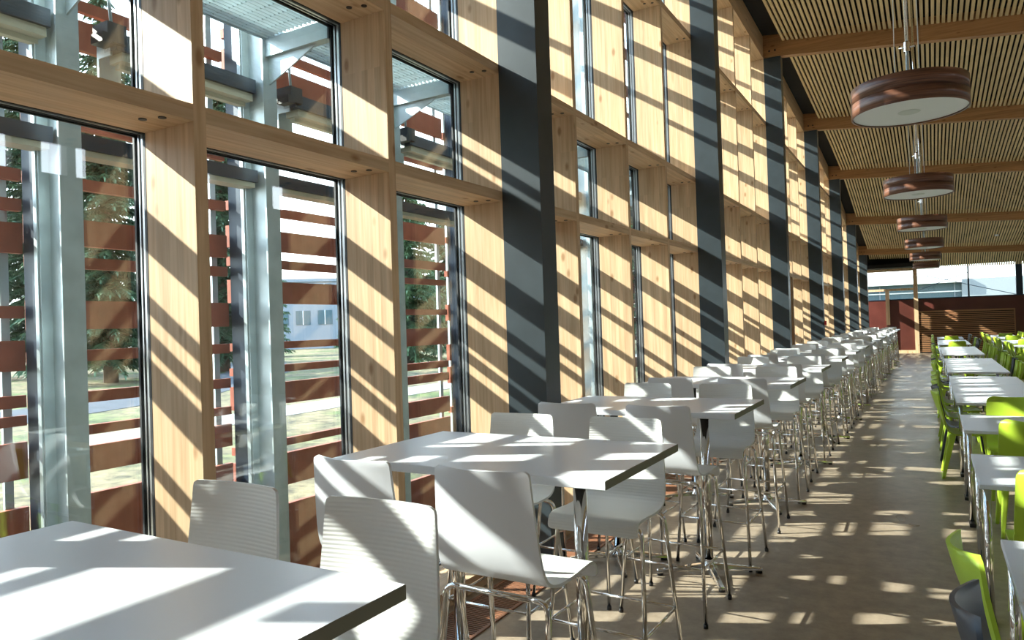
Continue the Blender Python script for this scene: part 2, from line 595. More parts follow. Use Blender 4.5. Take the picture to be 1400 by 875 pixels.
# back wall
bw = MB(); bw.box(-2.9, XR+.1, YBACK-.15, YBACK, 0, 7.2)
tag(bw.build('wall_back', M_PLAST), kind='structure')

# end wall
ew = MB()
SILL = 2.26
ew.box(-2.9, XR+.1, YEND, YEND+.15, 0, SILL)
tag(ew.build('wall_end', M_REDW), kind='structure')
et = MB()
et.box(-2.86, -A+.10, YEND-.03, YEND+.12, SILL, 4.5)                # jamb
et.box(-.62, -.46, YEND-.10, YEND+.12, 0, 3.56)                  # timber post
et.box(-A, -.62, YEND-.04, YEND+.10, 2.66, 2.75)                 # transom
et.box(-1.68, -1.53, YEND-.05, YEND+.08, 1.2, 2.66)              # short post
et.box(-2.6, -.5, YEND-.05, YEND+.10, 3.49, 3.60)                # head rail
et.box(-2.6, -.46, YEND-.05, YEND-.0, 0, .12)
tag(et.build('trim_301', M_WZ), kind='structure')
eh = MB()
eh.box(-A, -.62, YEND-1.0, YEND+.1, 3.60, 3.76)                  # dark soffit box
eh.box(-2.9, XR, YEND+.0, YEND+.15, 3.62, 4.6)
tag(eh.build('trim_302', M_BACK), kind='structure')
em = MB()
em.box(1.33, 1.39, YEND, YEND+.1, SILL, 3.7)
em.box(2.96, 3.18, YEND-.05, YEND+.15, SILL, 3.7)
em.box(5.0, 5.06, YEND, YEND+.1, SILL, 3.7)
em.box(-2.9, XR, YEND-.02, YEND+.17, SILL, SILL+.04)
tag(em.build('trim_303', M_DBLUE), kind='structure')
eg = MB(); eg.box(-A, XR, YEND+.05, YEND+.062, SILL+.04, 3.62)
tag(eg.build('window_91', M_GLASS), kind='structure')
# slatted timber screen on the end wall
sp_ = MB()
z = .05
while z < 1.72:
    sp_.box(-.45, 2.86, YEND-.06, YEND-.03, z, z+.045); z += .078
sp_.box(-.45, 2.88, YEND-.065, YEND-.02, 1.725, 1.76); sp_.box(2.86, 2.90, YEND-.065, YEND-.02, 0, 1.76)
o = sp_.build('slatted_screen', plain('screen_wood', (0.30, 0.15, 0.07), .5))
tag(o, 'low screen of horizontal brown wooden slats fixed to the far end wall', 'wall panel')
sb = MB(); sb.box(-.45, 2.86, YEND-.03, YEND-.005, 0, 1.73); sb.build('backing', M_BACK, o)

# floor convector grille
for q in range(12):
    y0 = -1.5 + q*3.0
    g = MB()
    yy = y0
    g.box(-2.46, -2.44, y0, y0+2.96, 0, .008, 0); g.box(-2.18, -2.16, y0, y0+2.96, 0, .008, 0)
    while yy < y0+2.94:
        g.box(-2.44, -2.18, yy, yy+.009, .001, .006, 0); yy += .022
    g.box(-2.44, -2.18, y0, y0+2.96, .0005, .002, 1)
    o = g.build('floor_grille', [M_COPPER, M_BACK])
    tag(o, 'brown slotted floor grille along the windows, %s length from the camera' % ORD[q], 'grille', 'floor grilles along the window wall')

# ------------------------------------------------------------------ outside: posts, walkway, louvres
XL = -3.88
def hsec(k):
    y = Ym(k)+.03
    h = empty('facade_post', (-3.56, y, GZ))
    m = MB()
    m.box(.085, .097, -.052, .052, 0, 7.6); m.box(-.097, -.085, -.052, .052, 0, 7.6); m.box(-.125, -.097, -.060, -.044, 0, 7.6); m.box(-.085, .085, -.004, .004, 0, 7.6)
    m.build('steel_section', M_GALV, h)
    d = MB(); d.box(-.27, -.13, -.035, .035, 0, 7.6); d.build('dark_support', M_DBLUE, h)
    a = MB(); a.box(.097, .62, -.03, .03, 3.345-GZ, 3.45-GZ)
    a.build('bracket_arm', M_GALV, h)
    e = MB(); e.box(.62, .632, -.04, .04, 3.335-GZ, 3.455-GZ); e.build('end_plate', M_DBLUE, h)
    g = MB(); g.prism([(.097,-.005,3.345-GZ),(.50,-.005,3.345-GZ),(.097,-.005,3.18-GZ)], (0,.01,0)); g.build('gusset', M_GALV, h)
    b = MB(); b.box(-.16, .16, -.10, .10, .0, .015); b.build('base_plate', M_GALV, h)
    return h
ph = hsec(-3)
first = True
for k in range(-5, 25):
    if Ym(k) > YEND: break
    h = ph if k == -3 else copy_tree(ph)
    h.location = (-3.56, Ym(k)+.03, GZ)
    n = k+3
    tag(h, 'galvanised steel post with bracket outside the glass, %s from the left' % ORD[n] if n >= 0 else 'galvanised steel post outside the glass, behind the camera', 'post', 'galvanised facade posts outside the windows')

gm = MB()
for q in range(16):
    gm.box(-3.46+q*.034, -3.457+q*.034, 0, B-.02, 3.459, 3.485)
yy = 0
while yy < B-.02:
    gm.box(-3.46, -2.94, yy, yy+.004, 3.470, 3.485); yy += .10
gm.box(-3.47, -3.462, 0, B-.02, 3.45, 3.49); gm.box(-2.945, -2.935, 0, B-.02, 3.45, 3.49)
gp = gm.build('walkway_grating', M_GALV)
for k in range(-5, 24):
    if Ym(k+1) > YEND: break
    g = gp if k == -5 else copy_tree(gp)
    g.location = (0, Ym(k)+.03, 0)
    tag(g, 'galvanised walkway grating outside the %s window bay from the left' % ORD[k+3] if k >= -3 else 'galvanised walkway grating panel outside the glass behind the camera', 'grating', 'walkway grating panels outside the windows')

# blind boxes with cream rail
def blind(z):
    e = empty('blind_box', (-3.62, 0, z))
    m = MB(); m.box(-.055, .055, .30, B-.02, .0, .085); m.build('casing', M_DBLUE, e)
    r = MB(); r.box(-.075, .035, .34, B-.03, -.045, -.001); r.box(-.06, -.02, .36, B-.04, -.07, -.045); r.build('rail', M_CREAM, e)
    b = MB(); b.box(-.12, -.105, .30, .42, -.34, .12); b.box(-.12, .0, .30, .31, -.02, .06); b.build('bracket', M_GALV, e)
    h = MB(); h.box(-.05, .08, .24, .34, .02, .12); h.box(0, .10, .20, .25, .0, .05); h.build('motor_head', M_BLACKP, e)
    t = MB(); t.tube([(.02, .30, .10), (.03, .27, .36)], .008, 8); t.build('hanger_rod', M_GALV, e)
    return e
bu = blind(3.14)
bl = empty('blind_box', (-3.62, 0, 2.59))
m = MB(); m.box(-.05, .05, .06, B-.02, .0, .075); m.build('casing', M_DBLUE, bl)
r = MB(); r.box(-.065, .035, .06, B-.03, -.03, -.001); r.build('rail', M_CREAM, bl)
for k in range(-5, 24):
    if Ym(k+1) > YEND: break
    for base, nm in ((bu, 'upper'), (bl, 'lower')):
        b = base if k == -5 else copy_tree(base)
        b.location = (base.location[0], Ym(k)+.03, base.location[2])
        tag(b, ('%s dark blind box outside the %s window bay from the left' % (nm, ORD[k+3])) if k >= -3 else nm+' dark blind box outside the glass behind the camera', 'blind box', 'blind boxes outside the windows')

# terracotta louvre boards (measured for the bays in view, same rhythm beyond)
PAN = {
 -3: [(2.45,2.51),(2.30,2.36),(2.09,2.24),(1.77,1.83),(1.51,1.66),(1.33,1.39),(1.24,1.29),(.98,1.16),(.61,.84),(-.08,.40),(3.38,3.44),(3.18,3.33)],
 -2: [(2.45,2.51),(2.15,2.29),(2.03,2.09),(1.71,1.86),(1.54,1.60),(1.32,1.38),(1.15,1.20),(.95,1.09),(.49,.84),(-.08,.36),(3.41,3.47),(3.20,3.36),(2.77,2.82)],
 -1: [(2.46,2.52),(2.22,2.36),(2.10,2.16),(1.86,2.01),(1.55,1.60),(1.39,1.44),(1.17,1.32),(.88,.93),(.61,.83),(-.08,.48),(3.57,3.63),(3.36,3.50),(3.20,3.31)],
  0: [(2.43,2.58),(2.19,2.26),(2.05,2.10),(1.78,1.83),(1.51,1.66),(1.30,1.36),(1.18,1.25),(.89,1.03),(.61,.84),(-.08,.36),(3.42,3.60),(3.12,3.26),(4.44,4.58)],
}
rp = random.Random(11)
def rand_panel():
    out = [(-.08, .10)]; z = .13
    while z < 2.55:
        w = rp.choice([.055, .055, .06, .15, .15, .23] if z > .8 else [.15, .23, .3])
        out.append((z, z+w)); z += w + rp.choice([.06, .1, .13, .22, .26])
    return out
def upper_panel(z0):
    out = []; z = z0
    while z < 7.4:
        w = rp.choice([.055, .06, .14, .15])
        out.append((z, z+w)); z += w + rp.choice([.26, .34, .42, .55])
    return out
for k in range(-7, 24):
    y0, y1 = Ym(k)+.035, Ym(k+1)+.025
    if y0 > YEND-.3: break
    if k in PAN: bd = PAN[k] + upper_panel(3.78 if k != 0 else 4.8)
    else: bd = rand_panel() + [(3.15,3.30),(3.42,3.48)] + upper_panel(3.75)
    lp = empty('louvre_panel', (XL, y0, 0))
    fr = MB()
    fr.box(-.055, -.035, .06, .10, 0, 7.5); fr.box(-.055, -.035, y1-y0-.10, y1-y0-.06, 0, 7.5)
    fr.build('carrier_rail', M_GALV, lp)
    if -4 <= k <= 8:
        for (a, b) in bd:
            m = MB(); m.box(-.035, 0, 0, y1-y0-.01, a, b); m.build('board', M_TERRA, lp)
    else:
        m = MB()
        for (a, b) in bd: m.box(-.035, 0, 0, y1-y0-.01, a, b)
        m.build('board', M_TERRA, lp)
    n = k+3
    tag(lp, 'terracotta louvre boards outside the %s window bay from the left' % ORD[n] if n >= 0 else 'terracotta louvre boards outside the glass behind the camera', 'louvre', 'terracotta louvre panels outside the windows')

# paths outside
def strip(pts, w, name, mat, label, z=.012):
    m = MB(); L = []; R_ = []
    P = [Vector((x_, y_, 0)) for x_, y_ in pts]
    for i, p in enumerate(P):
        d = (P[min(i+1, len(P)-1)] - P[max(i-1, 0)]).normalized(); nrm = Vector((-d.y, d.x, 0))
        L.append(p+nrm*w/2); R_.append(p-nrm*w/2)
    for i in range(len(P)-1):
        m.prism([tuple(L[i]+Vector((0,0,GZ-.05))), tuple(R_[i]+Vector((0,0,GZ-.05))), tuple(R_[i+1]+Vector((0,0,GZ-.05))), tuple(L[i+1]+Vector((0,0,GZ-.05)))], (0,0,.05+z))
    o = m.build(name, mat, recalc=True)
    tag(o, label, 'path')
    return o
strip([(-12.4,-20),(-12.6,5),(-13,14),(-13.4,24),(-14,60)], 1.6, 'garden_path', M_CONC, 'pale concrete path running parallel to the windows across the rough lawn')
strip([(-17,-20),(-18,6),(-20.5,14),(-28,24),(-40,34),(-52,42)], 3.2, 'asphalt_path', M_ASPH, 'grey asphalt path curving away towards the distant grey building')
strip([(-43.5,33),(-48,30),(-58,27),(-90,24)], 2.2, 'side_path', M_ASPH, 'narrow grey side path branching off across the grass')

# conifers
def conifer(x, y, h, r, seed, mat, label):
    rr = random.Random(seed)
    e = empty('conifer', (x, y, GZ))
    t = MB(); t.tube([(0,0,0),(0,0,h*.5),(0,0,h*.97)], .22*h/12, 8, r1=.03); t.build('trunk', M_TRUNK, e)
    f = MB()
    nl = int(h*3.2)
    for li in range(nl):
        z = h*(.07 + .93*li/nl); rad = r*(1-(z/h))**.75 * rr.uniform(.85, 1.1) + .15
        nb = 12
        for b in range(nb):
            a = rr.uniform(0, 6.283); L = rad*rr.uniform(.7, 1.1)
            d = Vector((math.cos(a), math.sin(a), -.22+rr.uniform(-.1,.12)))
            s_ = Vector((-math.sin(a), math.cos(a), 0))
            o0 = Vector((0,0,z+rr.uniform(-.1,.1)))
            ns = max(3, int(L*7))
            for q in range(ns):
                c = o0 + d*L*(q+.6)/ns
                wq = .24*(1-.5*q/ns)*rr.uniform(.6, 1.3)
                for sg in (-1, 1):
                    tip = c + s_*sg*wq*1.3 + d*.22 + Vector((0,0,rr.uniform(-.22,.02)))
                    f.tri(c, c + d*.14, tip + Vector((0,0,-.05)))
                    f.tri(c + Vector((0,0,-.04)), tip, c + d*.08 + Vector((0,0,.07)))
                f.tri(c - s_*.07, c + s_*.07, c + d*.34 + Vector((0,0,rr.uniform(-.3,-.1))))
    f.build('foliage', mat, e)
    tag(e, label, 'tree', 'conifers beyond the lawn')
def dirp(px, dist):
    # world point on the ground in the direction of photo column px
    d = fwd*FPX + r2*(px-700) - u2*(10)
    d.z = 0; d.normalize()
    return d.x*dist, d.y*dist
TREES = [(45, 43, 19, 4.2, 'dense dark conifer behind the nearest galvanised post', 0),
         (150, 34, 16, 3.6, 'dark conifer seen through the first full window bay', 0),
         (232, 50, 19, 3.6, 'tall conifer mostly hidden behind the nearest timber post', 1),
         (306, 39, 15, 2.8, 'conifer at the left side of the second full window bay', 0),
         (357, 60, 14, 2.4, 'farther conifer beside the distant grey building', 1),
         (505, 66, 13.0, 3.2, 'far conifer behind the timber post of the third bay', 1),
         (560, 36, 9.6, 2.6, 'small conifer at the left of the bay before the first column', 1),
         (612, 62, 12.0, 3.2, 'far conifer in the middle of the bay before the first column', 0),
         (660, 42, 14.0, 3.0, 'bluish conifer beside the timber post next to the first column', 0),
         (800, 45, 14, 3.4, 'far conifer glimpsed through the first strip past the first column', 0),
         (875, 60, 14, 3.6, 'far conifer glimpsed through the second strip past the first column', 1)]
for i, (px, dist, h, r, lab, mi) in enumerate(TREES):
    x_, y_ = dirp(px, dist)
    conifer(x_, y_, h, r, i+3, (M_NEED, M_NEED2)[mi], lab)

# distant buildings
def building(x0, y0, w, d, h, rz, mat, label, rows, cols):
    e = empty('building', (x0, y0, GZ), rz)
    m = MB(); m.box(-w/2, w/2, 0, d, 0, h); m.box(-w/2-.2, w/2+.2, -.2, d+.2, h, h+.35); m.build('wall', mat, e)
    for r_ in range(rows):
        for c in range(cols):
            ww = w/cols
            q = MB(); cx = -w/2+ww*(c+.5); zz = h*.36 + r_*3.0
            if zz+1.6 > h: continue
            q.box(cx-ww*.33, cx+ww*.33, -.06, .02, zz, zz+1.6, 0); q.box(cx-.04, cx+.04, -.09, -.05, zz, zz+1.6, 1)
            q.build('window', [M_BGLASS, M_BWHITE], e)
    tag(e, label, 'building')
x_, y_ = dirp(430, 85)
building(x_, y_, 34, 12, 7.6, math.radians(36), M_BGREY, 'distant pale grey building with a row of windows beyond the lawn', 2, 14)
e = empty('building', (4, 66, GZ))
m = MB(); m.box(-20, -1.9, 0, 14, 0, 4.1); m.build('glazed_front', M_BGLASS, e)
m = MB(); m.box(-21, -1.9, -1.2, 15, 4.1, 4.75); m.build('roof', M_BWHITE, e)
m = MB(); m.box(-1.9, 30, -.5, 14, 0, 4.35); m.build('wall', plain('pale_cladding', (.20,.22,.23), .8), e)
for q in range(7):
    m = MB(); m.box(-18+q*2.6, -17.92+q*2.6, -.12, 0, 0, 4.1); m.build('glazing_bar', M_BGREY, e)
for zz in (3.4,):
    m = MB(); m.box(-20, -1.9, -.15, 0, zz, zz+.08); m.build('glazing_bar', M_BWHITE, e)
tag(e, 'white roofed building with blue glass front seen through the far end window', 'building')
for i, (a, b) in enumerate((((-.5, 3.35), (2.95, 2.31)), ((-.5, 2.62), (1.35, 3.30)))):
    m = MB(); m.tube([(a[0], YEND+.11, a[1]), (b[0], YEND+.11, b[1])], .014, 6)
    o = m.build('bracing_cable', M_DBLUE)
    tag(o, ('thin dark bracing cable falling to the right outside the far window', 'thin dark bracing cable rising to the right outside the far window')[i], 'cable')

# ------------------------------------------------------------------ pendant lamps
def pendant():
    e = empty('pendant_lamp', (0, 0, 0))
    R0, H0 = .4375, .235
    b = MB()
    b.lathe([(R0-.012, 0), (R0, 0), (R0, .110), (R0-.014, .111), (R0-.014, .121), (R0, .122), (R0, H0), (R0-.012, H0), (R0-.012, 0)], 72)
    b.build('drum_shade', M_WAL, e, recalc=True)
    d = MB(); d.disc(R0-.013, .012, 72, 0, flip=True); d.disc(R0-.013, .018, 72, 0); d.lathe([(R0-.013,.012),(R0-.013,.018)], 72)
    df = d.build('diffuser', M_DIFF, e)
    c = MB(); c.lathe([(0.001, .006), (.075, .006), (.085, .011), (.085, .012)], 32, smooth=False)
    tag(c.build('centre_disc', plain('disc_plastic', (0.62, 0.70, 0.66), .4), df, recalc=True), 'pale green centre disc')
    t = MB(); t.disc(R0-.013, H0-.01, 72, 0); t.disc(R0-.013, H0-.016, 72, 0, flip=True); t.build('top_plate', M_GALV, e)
    r = MB(); r.tube([(0,0,H0-.01),(0,0,1)], .014, 12); rod = r.build('rod', M_CHROME, e)
    cl = MB(); cl.tube([(-.06,0,H0+.32),(.06,0,H0+.32)], .008, 8); cl.lathe([(.024,H0+.28),(.024,H0+.36)], 16); cl.build('collar', M_CHROME, e)
    ws = []
    for sx_ in (-.095, .085):
        w = MB(); w.tube([(sx_,.0,H0-.01),(sx_*.8,0,1)], .0035, 6)
        ws.append(w.build('wire', M_ALU, e))
    return e
ZP = 3.325
def pendant_at(i, base):
    y = 6.9 + 4.82*i
    p = base if i == 0 else copy_tree(base)
    p.location = (-.105, y, ZP)
    top = zb(y, -.1)+.27 - ZP
    for ch in p.children:
        nm = ch.name.split('.')[0]
        if nm in ('rod', 'wire'):
            ch.data = ch.data.copy()
            for v in ch.data.vertices:
                if v.co.z > .6: v.co.z = top
    tag(p, 'round walnut drum pendant lamp, %s of the row from the camera' % ORD[i], 'lamp', 'round pendant lamps over the aisle')
pb = pendant()
for i in range(1, 6): pendant_at(i, pb)
pendant_at(0, pb)

# ceiling and wall small things
o = MB().lathe([(.001,0),(.05,.0),(.07,.02),(.07,.06)], 24).build('smoke_detector', M_WHITE, recalc=True)
o.location = (2.15, 31.5, zb(31.5, 2.15)+.215)
tag(o, 'small white smoke detector on the slatted ceiling at right', 'smoke detector')
e = empty('emergency_light', (-2.47, Ym(9)-.05, 2.60))
m = MB(); m.box(-.05,.05,0,.28,0,.12); m.build('housing', M_WHITE, e)
m = MB(); m.box(.05,.055,.02,.26,.015,.105); m.build('lens', M_GREENS, e)
tag(e, 'small greenish emergency light box above the timber door', 'emergency light')
e = empty('fire_call_point', (-2.225, Ym(12)+.06, 1.45))
m = MB(); m.box(0,.04,0,.10,0,.10); bevel(m.build('housing', M_REDP, e), .006)
m = MB(); m.box(.04,.043,.025,.075,.03,.07); m.build('glass_plate', M_WHITE, e)
tag(e, 'small red fire call point on the fourth black column', 'alarm button')

# ------------------------------------------------------------------ bar tables
def bend(pts, r, seg=5):
    """round the corners of a polyline"""
    P = [Vector(p) for p in pts]; out = [P[0]]
    for i in range(1, len(P)-1):
        a = (P[i-1]-P[i]).normalized(); b = (P[i+1]-P[i]).normalized()
        s0, s1 = P[i]+a*r, P[i]+b*r
        for q in range(seg+1):
            t = q/seg
            out.append(s0*(1-t)**2 + P[i]*2*t*(1-t) + s1*t*t)
    out.append(P[-1])
    return out

TW, TD, TH = 1.295, .839, 1.10
def bar_table():
    e = empty('bar_table', (0,0,0))
    t = MB(); t.box(-TW/2, TW/2, -TD/2, TD/2, TH-.034, TH, 0)
    # the two short ends have their shade painted in, as an olive grey
    for i, (f, nm) in enumerate(zip(t.f, ('b','t','front','right','back','left'))):
        if nm in ('right', 'left'): t.m[i] = 1
    to = t.build('tabletop', [M_WHITE, M_EDGE], e); bevel(to, .0025, 1)
    for px in (-.28, .35):
        p = MB(); p.tube([(px,0,.06),(px,0,TH-.04)], .029, 20); po = p.build('pedestal', M_CHROME, e)
        pt = MB(); pt.box(px-.14, px+.14, -.14, .14, TH-.044, TH-.035); pt.build('mounting_plate', M_BLACKP, po)
        hb = MB(); hb.lathe([(.001,.035),(.052,.035),(.052,.055),(.032,.075),(.031,.10)], 20, c=(px,0,0)); hb.build('hub', M_CHROME, po, recalc=True)
        for q in range(4):
            a = math.radians(28+90*q); ca, sa = math.cos(a), math.sin(a)
            L = .34
            def P(l, w, z): return (px+ca*l-sa*w, sa*l+ca*w, z)
            f = MB()
            f.hexa([P(.03,-.026,.030),P(L,-.020,.014),P(L,.020,.014),P(.03,.026,.030),P(.03,-.020,.072),P(L,-.014,.034),P(L,.014,.034),P(.03,.020,.072)])
            fo = f.build('foot', M_CHROME, po); bevel(fo, .006)
            g = MB(); g.lathe([(.001,.0),(.020,.0),(.020,.016),(.001,.016)], 12, c=P(L-.02,0,0)); g.build('glide', M_BLACKP, fo, recalc=True)
    return e
TABX = -1.65
P_T = 1.9463
NT = 16
tb = bar_table()
def tab_far(n): return 3.1832 + P_T*(n-2)
def far_lab(i): return ORD[i]
for n in range(1, NT+1):
    t = tb if n == 1 else copy_tree(tb, skip=() if n <= 7 else ('mounting_plate', 'glide'))
    t.location = (TABX + (0.0 if n < 3 else random.uniform(-.012,.012)), tab_far(n)-TD/2 + (random.uniform(-.02,.02) if n > 3 else 0), 0)
    lab = 'white high table beside the windows, ' + ('nearest one, at the lower left' if n == 1 else '%s of the row from the camera' % ORD[n-1] if n < NT else 'farthest of the row')
    tag(t, lab, 'table', 'white high tables in a row along the windows')

# ------------------------------------------------------------------ bar stools
def shell_mesh(name, prof, wid, th, inner_mat, outer_mat, curve=0.03, round_top=.018, seatdish=.0):
    """bent sheet: prof = [(y, z)] from the back's top edge to the seat front; wid(t) half width"""
    # resample smooth (Catmull-Rom)
    P = [Vector((0, a, b)) for a, b in prof]
    pts = []
    for i in range(len(P)-1):
        p0 = P[max(i-1,0)]; p1 = P[i]; p2 = P[i+1]; p3 = P[min(i+2,len(P)-1)]
        for q in range(6):
            t = q/6
            pts.append(.5*((2*p1)+(-p0+p2)*t+(2*p0-5*p1+4*p2-p3)*t*t+(-p0+3*p1-3*p2+p3)*t**3))
    pts.append(P[-1])
    n = len(pts); mcols = 17
    inner = []; outer = []
    tot = sum((pts[i+1]-pts[i]).length for i in range(n-1)); s = 0
    for i, p in enumerate(pts):
        if i: s += (pts[i]-pts[i-1]).length
        t = s/tot
        d = (pts[min(i+1,n-1)]-pts[max(i-1,0)]).normalized()
        nr = Vector((0, -d.z, d.y))      # towards the sitter
        w = wid(t)
        # round the corners at both ends
        e0 = s; e1 = tot-s
        for ee in (e0, e1):
            if ee < round_top: w -= round_top - math.sqrt(max(0, round_top**2-(round_top-ee)**2))
        ri, ro = [], []
        cu = curve*(max(0, 1-t*2.0))
        for j in range(mcols):
            u = -1+2*j/(mcols-1)
            c = Vector((u*w, p.y, p.z)) + nr*cu*(u*u-.4) - Vector((0,0,1))*seatdish*(1-u*u)*(1 if t > .55 else 0)
            ri.append(c + nr*th/2); ro.append(c - nr*th/2)
        inner.append(ri); outer.append(ro)
    m = MB()
    m.grid(inner, 0); m.grid([r[::-1] for r in outer], 1)
    m.grid([inner[0][::-1], outer[0][::-1]], 1); m.grid([inner[-1], outer[-1]], 1)
    m.grid([[inner[i][0] for i in range(n)], [outer[i][0] for i in range(n)]], 1)
    m.grid([[outer[i][-1] for i in range(n)], [inner[i][-1] for i in range(n)]], 1)
    me = m.mesh(name, [inner_mat, outer_mat])
    bm = bmesh.new(); bm.from_mesh(me)
    bmesh.ops.remove_doubles(bm, verts=bm.verts, dist=1e-5)
    bmesh.ops.recalc_face_normals(bm, faces=bm.faces)
    for ed in bm.edges:
        if len(ed.link_faces) == 2 and ed.calc_face_angle(0) > .9: ed.smooth = False
    bm.to_mesh(me); bm.free()
    return me

def bar_stool():
    e = empty('bar_stool', (0,0,0))
    me = shell_mesh('seat_shell', [(-.232,1.185),(-.222,1.10),(-.205,.98),(-.188,.885),(-.160,.822),(-.105,.793),(0,.786),(.10,.790),(.165,.790),(.198,.770),(.208,.728)],
                    lambda t: .186+.030*min(1, t*1.7), .011, M_RIB, M_WHITE)
    s = bpy.data.objects.new('seat_shell', me); C.objects.link(s); s.parent = e
    zt_ = .752
    for yy, zz in ((-.15, 'r'), (.13, 'f')):
        sg = -1 if zz == 'r' else 1
        ft = yy + sg*.095 + (0 if zz == 'r' else .0)
        r = MB()
        r.tube([(-.14, yy, zt_), (.14, yy, zt_)], .0105, 10)
        r.build('seat_rail', M_CHROME, e)
        for sx_ in (-1, 1):
            l = MB()
            l.tube(bend([(sx_*.14, yy, zt_), (sx_*.205, yy, zt_), (sx_*.245, ft, .012)], .045, 6), .0105, 10)
            lo = l.build('leg', M_CHROME, e)
            c = MB(); c.tube([(sx_*.2452, ft, .0), (sx_*.2445, ft-sg*.0015, .022)], .013, 10); c.build('foot_cap', M_BLACKP, lo)
    z = .30
    def lp(sx_, yy, sg, z): # point on the leg at height z
        t = (zt_-z)/(zt_-.012)
        return (sx_*(.205+.04*t), yy+sg*.095*t, z)
    f = MB()
    a, b_, c, d = lp(-1,-.15,-1,z), lp(1,-.15,-1,z), lp(1,.13,1,z), lp(-1,.13,1,z)
    for p, q in ((a,b_),(b_,c),(c,d),(d,a)): f.tube([p, q], .007, 8)
    f.build('footrest', M_CHROME, e)
    return e
sb_ = bar_stool()
used = False
rs = random.Random(5)
for n in range(1, NT+1):
    yf = tab_far(n); yn = yf-TD
    for side in ('near', 'far'):
        for xi, xx in ((0, -1.905), (1, -1.325)):
            if n == 1 and side == 'near': continue
            if not used: o = sb_; used = True
            else: o = copy_tree(sb_, skip=() if n <= 7 else ('foot_cap',))
            jx, jy = rs.uniform(-.015,.015), rs.uniform(-.02,.02)
            jr = math.radians(rs.uniform(-2.5, 2.5))
            if side == 'near':
                yy = yn - .19
                if n == 2: yy = yn-.13; jx = (.02 if xi else .045); jr = math.radians(-1)
            else:
                yy = yf + (.06 if n == 1 else -.03)
            o.location = (xx+jx, yy+jy, 0)
            o.rotation_euler = (0, 0, jr + (0 if side == 'near' else math.pi))
            which = 'nearest high' if n == 1 else ORD[n-1]+' high'
            tag(o, 'white bar stool, %s side of the %s table, %s' % ('camera' if side == 'near' else 'far', which, 'aisle end' if xi else 'window end'),
                'bar stool', 'white bar stools at the high tables')

# ------------------------------------------------------------------ low tables
def low_table(w, d, name='dining_table'):
    e = empty('dining_table', (0,0,0))
    t = MB(); t.box(-w/2, w/2, -d/2, d/2, .715, .74); bevel(t.build('tabletop', M_WHITE, e), .003, 1)
    for sx_ in (-1, 1):
        for sy in (-1, 1):
            l = MB(); l.tube([(sx_*(w/2-.035), sy*(d/2-.06), .03), (sx_*(w/2-.035), sy*(d/2-.06), .715)], .019, 14)
            lo = l.build('leg', M_CHROME, e)
            f = MB(); f.box(sx_*(w/2-.035)-.022, sx_*(w/2-.035)+.022, sy*(d/2-.06)-.10 if sy < 0 else d/2-.06-.05, sy*(d/2-.06)+.05 if sy < 0 else d/2-.06+.10, 0, .03)
            bevel(f.build('foot', M_BLACKP, lo), .006)
    return e
XT1 = .59
LT = [  # x centre, y0, y1, label
 (XT1+.02, 2.05, 2.75, 'white dining table at the lower right edge, nearest to the camera'),
 (XT1+.02, 2.76, 3.47, 'white dining table at the right edge beside the nearest green aisle chair'),
 (XT1, 4.53, 5.49, 'white dining table at the right with a green chair on its camera side'),
 (XT1, 6.58, 7.57, 'white dining table third ahead in the right row, alone between green chairs'),
 (XT1, 8.55, 10.78, 'long white dining table with the dark grey chair at its aisle edge'),
 (XT1, 10.80, 12.12, 'white dining table pushed against the far end of the table with the dark grey chair'),
 (XT1, 13.0, 14.95, 'white dining table, near half of the second long pair in the right row'),
 (XT1, 14.97, 16.85, 'white dining table, far half of the second long pair in the right row'),
 (XT1-.02, 18.35, 20.5, 'white dining table, near half of the third long pair in the right row'),
 (XT1-.02, 20.52, 22.6, 'white dining table, far half of the third long pair in the right row'),
 (XT1-.03, 24.1, 26.1, 'white dining table, near half of the fourth long pair in the right row'),
 (XT1-.03, 26.12, 28.2, 'white dining table, far half of the fourth long pair in the right row'),
 (XT1-.03, 29.6, 31.8, 'white dining table nearest to the slatted screen in the aisle row'),
]
for i, y0 in enumerate((13.2, 17.0, 20.8, 24.6, 28.4, 31.4)):
    LT.append((2.25, y0, y0+(2.4 if y0 < 31 else 2.0), 'white dining table in the second row at the right edge, %s from the camera' % ORD[i]))
for i, y0 in enumerate((26.0, 29.5)):
    LT.append((3.95, y0, y0+2.4, 'white dining table in the third row at the right edge, %s from the camera' % ORD[i]))
for (xc, y0, y1, lab) in LT:
    t = low_table(.80, y1-y0)
    t.location = (xc, (y0+y1)/2, 0)
    tag(t, lab, 'table', 'white dining tables of the green chair area')

# ------------------------------------------------------------------ plastic chairs
def plastic_chair(mat):
    e = empty('plastic_chair', (0,0,0))
    me = shell_mesh('seat_shell', [(-.288,.862),(-.264,.745),(-.222,.60),(-.195,.51),(-.150,.455),(-.06,.440),(.06,.445),(.15,.450),(.19,.444),(.208,.425)],
                    lambda t: .205+.015*math.sin(min(1, t*1.5)*math.pi*.5), .014, mat, mat, curve=.06, round_top=.05)
    s = bpy.data.objects.new('seat_shell', me); C.objects.link(s); s.parent = e
    for sx_ in (-1, 1):
        for yy, ye in ((-.14, -.235), (.15, .19)):
            m = MB()
            x0, x1 = sx_*.165, sx_*.205
            def ring(x, y, z, a, b): return [(x-a,y-b,z),(x+a,y-b,z),(x+a,y+b,z),(x-a,y+b,z)]
            r0 = ring(x1, ye, 0, .013, .014); r1_ = ring(x0, yy, .44, .024, .030)
            m.hexa(r0 + r1_)
            bevel(m.build('leg', mat, e), .008, 2)
    return e
cl_ = plastic_chair(M_LIME); cd = plastic_chair(M_DARKCH)
usedc = {'lime': False, 'dark': False}
